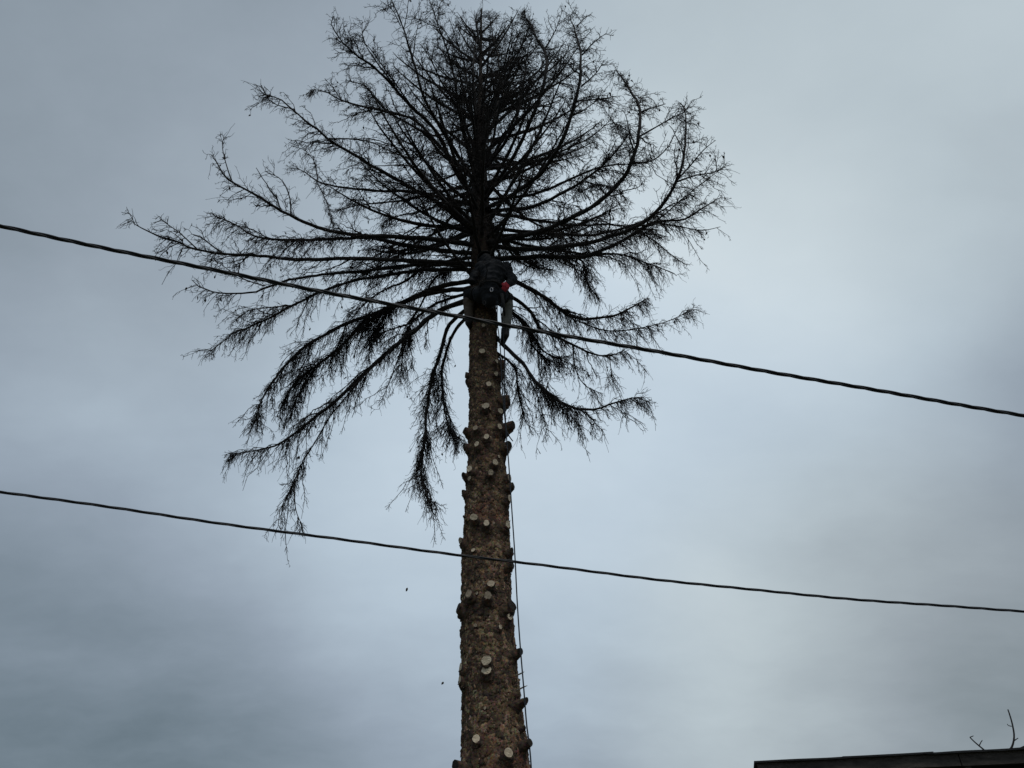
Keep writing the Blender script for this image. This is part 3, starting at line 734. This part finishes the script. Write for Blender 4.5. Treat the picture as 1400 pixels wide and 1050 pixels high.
# limbs that point towards the street, foreshortened against the stem
for k, (z, azd, ln, el) in enumerate(((10.75, -118, 2.2, 4), (11.1, -70, 2.5, 8), (11.4, -98, 2.3, 12), (11.9, -55, 2.7, 8), (12.2, -125, 2.6, 12), (12.6, -85, 2.5, 18), (13.1, -104, 2.4, 20), (13.6, -72, 2.2, 26), (14.2, -95, 2.0, 30), (15.0, -112, 1.8, 34), (15.6, -80, 1.7, 38))):
    a = np.linspace(0, 1, 8); u_ = np.array([math.cos(R(azd)), math.sin(R(azd)), 0])
    c = axis(z)[None] + np.outer(a * ln * math.cos(R(el)), u_) + np.outer(a * ln * math.sin(R(el)) - .3 * ln * a * (1 - a) + .12 * ln * a ** 3, [0, 0, 1])
    c = resample(c, 22); c[1:-1] += np.cumsum(rng.normal(0, .010, (20, 3)), axis=0) * .6
    add_branch([c], [.032 * (1 - np.linspace(0, 1, 22)) ** .8 + .005], .55, .8)
# short dead shoots and snapped limbs close to the upper trunk
for k in range(30):
    z = rng.uniform(10.5, 15.5); az = rng.uniform(0, 2 * np.pi) if k % 3 else rng.uniform(np.pi * 1.1, np.pi * 1.9)
    ln = rng.uniform(.45, 1.35); el = rng.uniform(-.5, .9)
    a = np.linspace(0, 1, 9)
    c = axis(z)[None] + np.outer(a * ln * math.cos(el), [math.cos(az), math.sin(az), 0]) + np.outer(a * ln * math.sin(el) - .3 * ln * a * (1 - a), [0, 0, 1])
    c[1:] += np.cumsum(rng.normal(0, .012, (8, 3)), axis=0)
    add_branch([c], [np.linspace(.016, .005, 9)], .5, .8)

# ------------------------------------------------------------------ climber
def body_mesh(name, caps_list, voxel=0.014, smooth=6):
    """one continuous surface grown round a list of tapered capsules (a, b, ra, rb)"""
    m = MB()
    for (a, b, ra, rb) in caps_list:
        a = np.asarray(a, float); b = np.asarray(b, float)
        d = b - a; ln = np.linalg.norm(d); d = d / max(ln, 1e-6)
        ts, rs_ = [], []
        for q_ in np.linspace(-np.pi / 2, 0, 6)[:-1]: ts.append(a + d * math.sin(q_) * ra); rs_.append(max(math.cos(q_) * ra, ra * .05))
        for s_ in np.linspace(0, 1, 6): ts.append(a + (b - a) * s_); rs_.append(ra + (rb - ra) * s_)
        for q_ in np.linspace(0, np.pi / 2, 6)[1:]: ts.append(b + d * math.sin(q_) * rb); rs_.append(max(math.cos(q_) * rb, rb * .05))
        m.add(*tubes(np.array(ts)[None], np.array(rs_)[None], 14, True))
    me = m.mesh(name + '_cage')
    o = bpy.data.objects.new('tmp', me); COL.objects.link(o)
    md = o.modifiers.new('r', 'REMESH'); md.mode = 'VOXEL'; md.voxel_size = voxel; md.use_smooth_shade = True
    ms = o.modifiers.new('s', 'SMOOTH'); ms.factor = .5; ms.iterations = smooth
    dg = bpy.context.evaluated_depsgraph_get(); dg.update()
    out_ = bpy.data.meshes.new_from_object(o.evaluated_get(dg)); out_.name = name
    bpy.data.objects.remove(o); bpy.data.meshes.remove(me)
    for p in out_.polygons: p.use_smooth = True
    return out_
def P_(u, v, Y): return at_y(u, v, Y)
hipL, hipR = P_(659, 402, 8.50), P_(682, 403, 8.50)
kneeL, kneeR = P_(640, 402, 8.72), P_(695, 406, 8.72)
ankL, ankR = P_(641, 441, 8.86), P_(691, 458, 8.86)
pel = P_(670, 400, 8.44); waist = P_(672, 386, 8.38); chest = P_(675, 373, 8.40); neck = P_(672, 364, 8.58)
shL, shR = P_(659, 367, 8.52), P_(690, 369, 8.48)
elL, elR = P_(645, 384, 8.50), P_(701, 383, 8.42)
haL, haR = P_(649, 371, 8.64), P_(693, 390, 8.36)
head = P_(664, 357, 8.74)
crown = head + np.array([0.0, .03, .09])
toeL = ankL + np.array([.06, .16, -.02]); toeR = ankR + np.array([-.05, .16, -.02])
heelL = ankL + np.array([0, -.05, -.05]); heelR = ankR + np.array([0, -.05, -.05])
def hand_caps(wr, pd, side_v, curl):
    """palm and five separate bent fingers; pd points along the fingers, side_v to the thumb"""
    pd = nrm(pd); side_v = nrm(side_v - pd * (side_v @ pd)); nv = np.cross(pd, side_v)
    cs = [(wr, wr + pd * .075 + side_v * .02, .030, .026), (wr + side_v * .012, wr + pd * .08 - side_v * .025, .030, .024)]
    for k_, (o_, l_) in enumerate(((.034, .075), (.012, .085), (-.012, .080), (-.034, .062))):
        a_ = wr + pd * .085 + side_v * o_; b_ = a_ + nrm(pd + nv * curl * .5) * l_ * .55; c_ = b_ + nrm(pd * .4 + nv * curl) * l_ * .5
        cs += [(a_ - pd * .02, b_, .011, .010), (b_, c_, .010, .009)]
    a_ = wr + pd * .02 + side_v * .035; b_ = a_ + nrm(side_v + pd * .7) * .04; c_ = b_ + nrm(pd + side_v * .2 + nv * curl * .5) * .035
    cs += [(a_, b_, .014, .012), (b_, c_, .012, .010)]
    return cs
wrR = elR + (haR - elR) * .85; wrL = elL + (haL - elL) * .85
body_caps = [(pel, waist, .145, .13), (waist, chest, .13, .15), (chest, neck, .12, .07), (neck, head, .06, .075), (head, crown, .092, .088),
             (shL, shR, .085, .085), (shL, elL, .055, .045), (elL, wrL, .043, .032), (shR, elR, .055, .045), (elR, wrR, .043, .032),
             (hipL, hipR, .12, .12), (hipL, kneeL, .088, .066), (kneeL, ankL, .062, .042), (hipR, kneeR, .088, .066), (kneeR, ankR, .062, .042),
             (ankL, toeL, .045, .035), (ankR, toeR, .045, .035), (ankL, heelL, .045, .038), (ankR, heelR, .045, .038),
             (head + np.array([0, .085, -.01]), head + np.array([0, .112, -.03]), .015, .016),                       # nose, towards the trunk
             (head + np.array([.092, 0, -.02]), head + np.array([.095, -.01, .03]), .014, .016),                     # ears
             (head + np.array([-.092, 0, -.02]), head + np.array([-.095, -.01, .03]), .014, .016),
             (head + np.array([0, .05, -.085]), head + np.array([0, .06, -.095]), .04, .035)]
body_caps += hand_caps(wrL, np.array([.25, .75, .5]), np.array([.3, -.1, 1.0]), .5)
me = body_mesh('person', body_caps, .0115, 3)
me.materials.append(M['skin'])
PERSON = bpy.data.objects.new('person', None)
foot = (ankL + ankR) / 2 - np.array([0, 0, .08])
me.transform(Matrix.Translation(-Vector(foot)))
PERSON = bpy.data.objects.new('person', me); PERSON.location = Vector(foot); COL.objects.link(PERSON)
tag(PERSON, 'climber in dark work clothes hugging the trunk just below the crown', 'person')
def wear(name, caps_, mat, voxel=.014, smooth=5, label=None, crease=0.0):
    m_ = body_mesh(name, caps_, voxel, smooth); m_.materials.append(M[mat])
    if crease:                                                     # folds in the cloth
        from mathutils import noise as mn
        nvv = len(m_.vertices); co_ = np.zeros(nvv * 3, np.float32); no_ = np.zeros(nvv * 3, np.float32)
        m_.vertices.foreach_get('co', co_); m_.vertex_normals.foreach_get('vector', no_)
        co_ = co_.reshape(-1, 3); no_ = no_.reshape(-1, 3)
        f_ = np.array([mn.noise(Vector((p[0] * 9, p[1] * 9, p[2] * 16))) + .5 * mn.noise(Vector((p[0] * 22, p[1] * 22, p[2] * 30))) for p in co_.tolist()], np.float32)
        m_.vertices.foreach_set('co', (co_ + no_ * (f_ * crease)[:, None]).ravel()); m_.update()
    o = link(name, m_, PERSON)
    if label: o['label'] = label
    return o
g_ = .022
seat = P_(670, 410, 8.47)
wear('jacket', [(pel, waist, .175, .175), (waist, chest, .178, .225), (chest, (chest + neck) / 2, .215, .15), (shL, shR, .125, .130), (chest, shR, .20, .135), (chest, shL, .19, .125),
                (shL, elL, .092, .078), (elL, wrL, .074, .054), (shR, elR, .100, .082), (elR, wrR, .078, .056), (neck, neck + np.array([0, .03, .05]), .12, .115), (neck + np.array([0, -.02, .03]), head + np.array([0, -.03, .0]), .115, .112)], 'jacket', .014, 4, 'black jacket stretched over a rounded back', .020)
wear('trousers', [(hipL, hipR, .155, .155), (pel, seat, .16, .135), (hipL, kneeL, .118, .088), (hipR, kneeR, .112, .086), (kneeL, kneeL * .55 + ankL * .45, .086, .078), (kneeR, kneeR * .5 + ankR * .5, .085, .080)], 'jacket', .014, 4, None, .014)
kl2 = kneeL * .75 + ankL * .25; kr2 = kneeR * .82 + ankR * .18
wear('leg_guard', [(kl2, kneeL * .15 + ankL * .85, .092, .070)], 'shin', .012, 3, None, .010)
wear('leg_guard', [(kr2, kneeR * .22 + ankR * .78, .094, .076)], 'trouser', .012, 3, 'pale grey leg guard on the right shin', .010)
for a_, t_, h_ in ((ankL, toeL, heelL), (ankR, toeR, heelR)):
    bo = wear('boot', [(a_ + np.array([0, -.01, .09]), a_, .066, .064), (a_, t_, .064, .050), (a_, h_, .062, .052), (h_ + np.array([0, .02, -.02]), t_ + np.array([0, 0, -.03]), .042, .040)], 'boot', .011, 3)
    # steel climbing spike strapped inside the boot
    m_ = MB(); sx = 1 if a_ is ankL else -1
    tube1(m_, [a_ + np.array([sx * .06, .02, .16]), a_ + np.array([sx * .066, .02, .0]), a_ + np.array([sx * .08, .06, -.10]), a_ + np.array([sx * .10, .10, -.15])], [.010, .010, .008, .002], 6)
    m_.build('climbing_spike', 'steel', PERSON)
glove_caps = hand_caps(wrR, haR - elR + np.array([0, .02, -.03]), np.array([-.7, -.3, .3]), .7)
wear('glove', [(a, b, r1 * 1.6, r2 * 1.6) for (a, b, r1, r2) in glove_caps] + [(wrR - nrm(haR - elR) * .05, wrR, .050, .045)], 'glove', .0095, 2, 'bright red glove on the right hand')
# hooded jacket reaches up under the helmet; helmet: domed shell with brim, ridges and ear cups
hm = MB(); nb_, na_ = 12, 28
hv = []
for i in range(nb_ + 1):
    e_ = (i / nb_) * R(96)
    for j in range(na_):
        a_ = 2 * np.pi * j / na_
        rr_ = .132 * math.sin(e_) * (1 + .08 * math.cos(a_ - np.pi / 2) ** 2) + (.004 if j % 7 == 0 and e_ < 1.3 else 0)
        if i == nb_: rr_ += .022 + (.030 if math.sin(a_) > .4 else 0)
        hv.append((rr_ * math.cos(a_), rr_ * math.sin(a_) * 1.12, .135 * math.cos(e_)))
idx = np.arange((nb_ + 1) * na_).reshape(nb_ + 1, na_)
hv = np.array(hv); tl = R(-18); rot = np.array([[1, 0, 0], [0, math.cos(tl), -math.sin(tl)], [0, math.sin(tl), math.cos(tl)]])
hm.add(hv @ rot.T + crown - np.array([0, 0, .03]), np.stack([idx[:-1], idx[1:], np.roll(idx, -1, 1)[1:], np.roll(idx, -1, 1)[:-1]], -1))
he = hm.build('helmet', 'helmet', PERSON)
sd_ = he.modifiers.new('shell', 'SOLIDIFY'); sd_.thickness = .006
for sx in (-1, 1):
    em = MB(); tube1(em, [head + np.array([sx * .10, -.01, .0]), head + np.array([sx * .115, -.01, .0]), head + np.array([sx * .14, -.01, .0])], [.036, .040, .030], 12); em.build('ear_cup', 'strap', PERSON)
# harness: belt, leg loops, hip gear
def loop_pts(c, rx, ry, n=22, tilt=0.0, ex=np.array([1., 0, 0]), ey=np.array([0, 1., 0])):
    return np.array([c + ex * rx * math.cos(a) + ey * ry * math.sin(a) + np.array([0, 0, tilt * math.sin(a)]) for a in np.linspace(0, 2 * np.pi, n)])
hb = MB()
bc = (pel + waist) / 2
for dz_ in (-.03, -.01, .01, .03): tube1(hb, loop_pts(bc + np.array([0, 0, dz_]), .185, .175, 26), .014, 6, False)
for hp, kn in ((hipL, kneeL), (hipR, kneeR)):
    c_ = hp * .6 + kn * .4; d_ = nrm(kn - hp); e1 = nrm(np.cross(d_, [0, 0, 1.])); e2 = np.cross(d_, e1)
    for k_ in (-.018, .0, .018): tube1(hb, loop_pts(c_ + d_ * k_, .118, .118, 20, 0, e1, e2), .011, 5, False)
ho = hb.build('harness', 'strap', PERSON)
for k_, (u, v, Y_) in enumerate(((672, 396, 8.22), (662, 414, 8.30))):
    m_ = MB(); c_ = P_(u, v, Y_)
    tube1(m_, loop_pts(c_, .022, .0, 16) + np.array([[0, 0, .042 * math.sin(a)] for a in np.linspace(0, 2 * np.pi, 16)]), .007, 6, False)
    m_.build('carabiner', 'steel' if k_ == 0 else 'strap', ho)
# small folding saw in its scabbard, hanging from the belt
m_ = MB(); tube1(m_, [P_(686, 402, 8.30), P_(688, 415, 8.33), P_(690, 432, 8.40)], [.030, .026, .012], 8); m_.build('saw_scabbard', 'strap', PERSON)

# lanyard round the trunk
lz = (pel[2] + waist[2]) / 2; lc = axis(lz + .15); lr = trad(lz + .15) + .02
arc = [bc + np.array([.17, .02, .0])] + [lc + np.array([lr * math.cos(a), lr * math.sin(a), .04 * math.sin(a)]) for a in np.linspace(R(-28), R(208), 24)] + [bc + np.array([-.17, .02, .0])]
m_ = MB(); tube1(m_, resample(arc, 60), .009, 6)
tag(m_.build('lanyard', 'rope'), 'dark lanyard strap passing round the trunk at the climber\'s waist', 'lanyard')

# ropes
def rope(name, pts, r, label, tail=None):
    P = np.array([at_y(u, v, Y) for (u, v, Y) in pts])
    if tail is not None: P = np.concatenate([P, tail])
    c = resample(P, 160)
    m_ = MB(); tube1(m_, c, r, 7)
    return tag(m_.build(name, 'rope'), label, 'rope')
e_ = at_y(727, 1050, 8.70)
rope('climbing_rope', [(688, 404, 8.34), (685, 425, 8.40), (689, 468, 8.62), (690, 500, 8.60), (690, 545, 8.60), (692, 590, 8.60), (696, 640, 8.62), (700, 700, 8.64), (704, 760, 8.66), (707, 820, 8.68), (711, 880, 8.68), (716, 940, 8.68), (720, 990, 8.70), (726, 1045, 8.70)],
     .0085, 'long thin dark rope hanging from climber down the right side of the trunk', np.array([[e_[0] + .03, 8.68, 2.2], [e_[0] + .05, 8.6, 1.0], [e_[0] + .08, 8.45, .06], [e_[0] + .3, 8.3, .02], [e_[0] + .6, 8.5, .02]]))
rope('rope_tail', [(680, 412, 8.38), (680, 440, 8.56), (684, 475, 8.62), (686, 520, 8.62), (689, 560, 8.62), (692, 586, 8.62), (696, 596, 8.60), (701, 603, 8.58)],
     .008, 'short rope end dangling beside the trunk below the climber\'s right boot')

# ------------------------------------------------------------------ overhead cables
def cable(pts, A, B, r, pitch, label, strands=3):
    """twisted bundle hung in one vertical plane through A and B (x, y)"""
    A = np.array([*A, 0.0]); B = np.array([*B, 0.0]); d = B - A; d /= np.linalg.norm(d); n = np.array([-d[1], d[0], 0])
    W = np.array([on_plane(u, v, A, n) for (u, v) in pts]); s = (W - A) @ d
    co = np.polyfit(s, W[:, 2], 3)
    s0, s1 = s.min(), s.max()
    ss = np.linspace(s0 - 9, s1 + 9, 700)
    def h(x):
        xc = np.clip(x, s0, s1); return np.polyval(co, xc) + np.polyval(np.polyder(co), xc) * (x - xc)
    c = A + ss[:, None] * d; c[:, 2] = h(ss)
    c[:, 2] += .006 * np.sin(ss * 2.3) * np.sin(ss * .9)
    m_ = MB(); phw = ss / pitch * 2 * np.pi + .5 * np.sin(ss * .8)
    off = r * 1.1
    for k in range(strands):
        a = phw + k * 2 * np.pi / strands
        tube1(m_, c + off * (np.cos(a)[:, None] * n + np.sin(a)[:, None] * np.array([0, 0, 1.0])), r, 7)
    return tag(m_.build('power_cable', 'cable'), label, 'cable', 'overhead cables')
cable([(0, 310), (100, 330), (200, 351), (350, 379), (500, 409), (640, 437), (800, 465), (1000, 498), (1200, 533), (1400, 569)], (-3.5, 4.2), (5.0, 5.6), .0093, .72,
      'upper black twisted overhead cable crossing in front of the climber')
cable([(0, 674), (150, 692), (300, 713), (500, 744), (640, 762), (800, 780), (1000, 802), (1200, 822), (1400, 836)], (-4.5, 5.6), (5.5, 7.2), .0066, .9,
      'lower black overhead cable crossing the bare lower trunk')

# ------------------------------------------------------------------ shed roof, lower right
ZR = 3.0
A = at_z(1034, 1041, ZR); B = at_z(1400, 1023, ZR)
e1 = (B - A) / np.linalg.norm(B - A); e2 = np.array([-e1[1], e1[0], 0]); ez = np.array([0, 0, 1.0])
LEN, DEP = 6.2, 3.6
SH = empty('shed', (A[0] + e1[0] * 3 + e2[0] * 1.8, A[1] + e1[1] * 3 + e2[1] * 1.8, 0))
tag(SH, 'dark flat roofed shed, only its roof edge showing at the bottom right', 'shed')
m_ = MB(); box_axes(m_, A + e1 * .02 + e2 * .05 - ez * .075, e1 * (LEN - .04), e2 * (DEP - .1), ez * .055); rf = m_.build('roof', 'oldwood', SH, False)
x = 0.0; k = 0
while x < LEN - .2:                                      # fascia boards butted end to end
    l_ = random.uniform(1.3, 2.1); l_ = min(l_, LEN - x)
    m_ = MB(); box_axes(m_, A + e1 * (x + .004) + e2 * (.02 + .006 * (k % 2)) - ez * (.105 + random.uniform(-.006, .006)), e1 * (l_ - .010), e2 * .025, ez * (.092 + random.uniform(-.004, .004)) + e2 * random.uniform(-.004, .006))
    m_.build('fascia_board', 'oldwood', SH, False); x += l_; k += 1
x = -0.02; k = 0
while x < LEN:                                           # lapped strips of roofing felt curling over the edge
    l_ = random.uniform(.62, .95)
    n_ = 14; a_ = np.linspace(0, 1, n_)
    top = np.array([A + e1 * (x + (l_ + .05) * s) + e2 * (-.015 + .006 * math.sin(9 * s + k)) + ez * (.002 + .0025 * (k % 2) + .004 * max(0, s - .75) * (k % 3) + .0015 * math.sin(7 * s + 2 * k)) for s in a_])
    bot = top + ez * -.014 + e2 * .002
    bt, bb = top + e2 * (DEP - .05), bot + e2 * (DEP - .05)
    i = np.arange(n_ - 1)
    m_ = MB(); m_.add(np.concatenate([top, bot, bt, bb]), np.concatenate([np.stack([i, i + 1, i + 1 + n_, i + n_], -1)[:, ::-1], np.stack([i, i + 1, i + 1 + 2 * n_, i + 2 * n_], -1), np.stack([i + n_, i + 1 + n_, i + 1 + 3 * n_, i + 3 * n_], -1)[:, ::-1],
          [[0, n_, 3 * n_, 2 * n_], [n_ - 1, 3 * n_ - 1, 4 * n_ - 1, 2 * n_ - 1]]]))
    m_.build('felt_strip', 'felt', rf, False); x += l_; k += 1
m_ = MB(); box_axes(m_, A + e1 * .25 + e2 * .30 - ez * 3.05, e1 * (LEN - .5), e2 * (DEP - .6), ez * 2.97); m_.build('wall', 'wall', SH, False)
for k in range(12):                                      # rafter tails under the overhang
    m_ = MB(); box_axes(m_, A + e1 * (.12 + k * .52) + e2 * .05 - ez * .17, e1 * .05, e2 * .26, ez * .092); m_.build('rafter_tail', 'oldwood', SH, False)

# dead branch lying on the roof edge, two shoots sticking up
def rp(u, v, back=0.10): return on_plane(u, v, A + e2 * back, e2)
m_ = MB()
def sh(pts, r, r1=.003):
    c = resample([rp(u, v) for (u, v) in pts], 14); tube1(m_, c, np.linspace(r, r1, 14), 6)
sh([(1404, 1020), (1392, 1025), (1376, 1028), (1350, 1029), (1322, 1033), (1296, 1036)], .012, .004)
sh([(1350, 1029), (1339, 1020), (1332, 1014), (1326, 1008)], .008, .005); sh([(1338.5, 1020), (1341, 1015), (1343, 1012)], .005); sh([(1326, 1008), (1328.5, 1007), (1331, 1006)], .004)
sh([(1378, 1028), (1384, 1020), (1386.5, 1006), (1384, 990), (1381, 979), (1378, 970)], .009, .005); sh([(1383, 993), (1379, 992), (1377, 990)], .004); sh([(1386, 1013), (1389, 1011), (1392, 1009)], .005)
tag(m_.build('fallen_branch', 'branch'), 'thin bare forked twig lying on the shed roof edge', 'twig')

# two bits of bark falling beside the trunk
for (u, v, ln, tilt, lab) in ((556, 806, .050, 1.35, 'upper of two tiny dark chips falling left of the trunk'), (605, 934, .034, .9, 'lower of two tiny dark chips falling left of the trunk')):
    p = at_y(u, v, 8.3); d = np.array([math.cos(tilt), .2, math.sin(tilt)]) * ln * .5
    m_ = MB(); tube1(m_, [p - d, p - d * .5 + [.003, 0, 0], p + d * .2, p + d * .7, p + d], [.004, .010, .013, .009, .003], 6)
    tag(m_.build('wood_chip', 'chip'), lab, 'wood chip', 'falling chips')
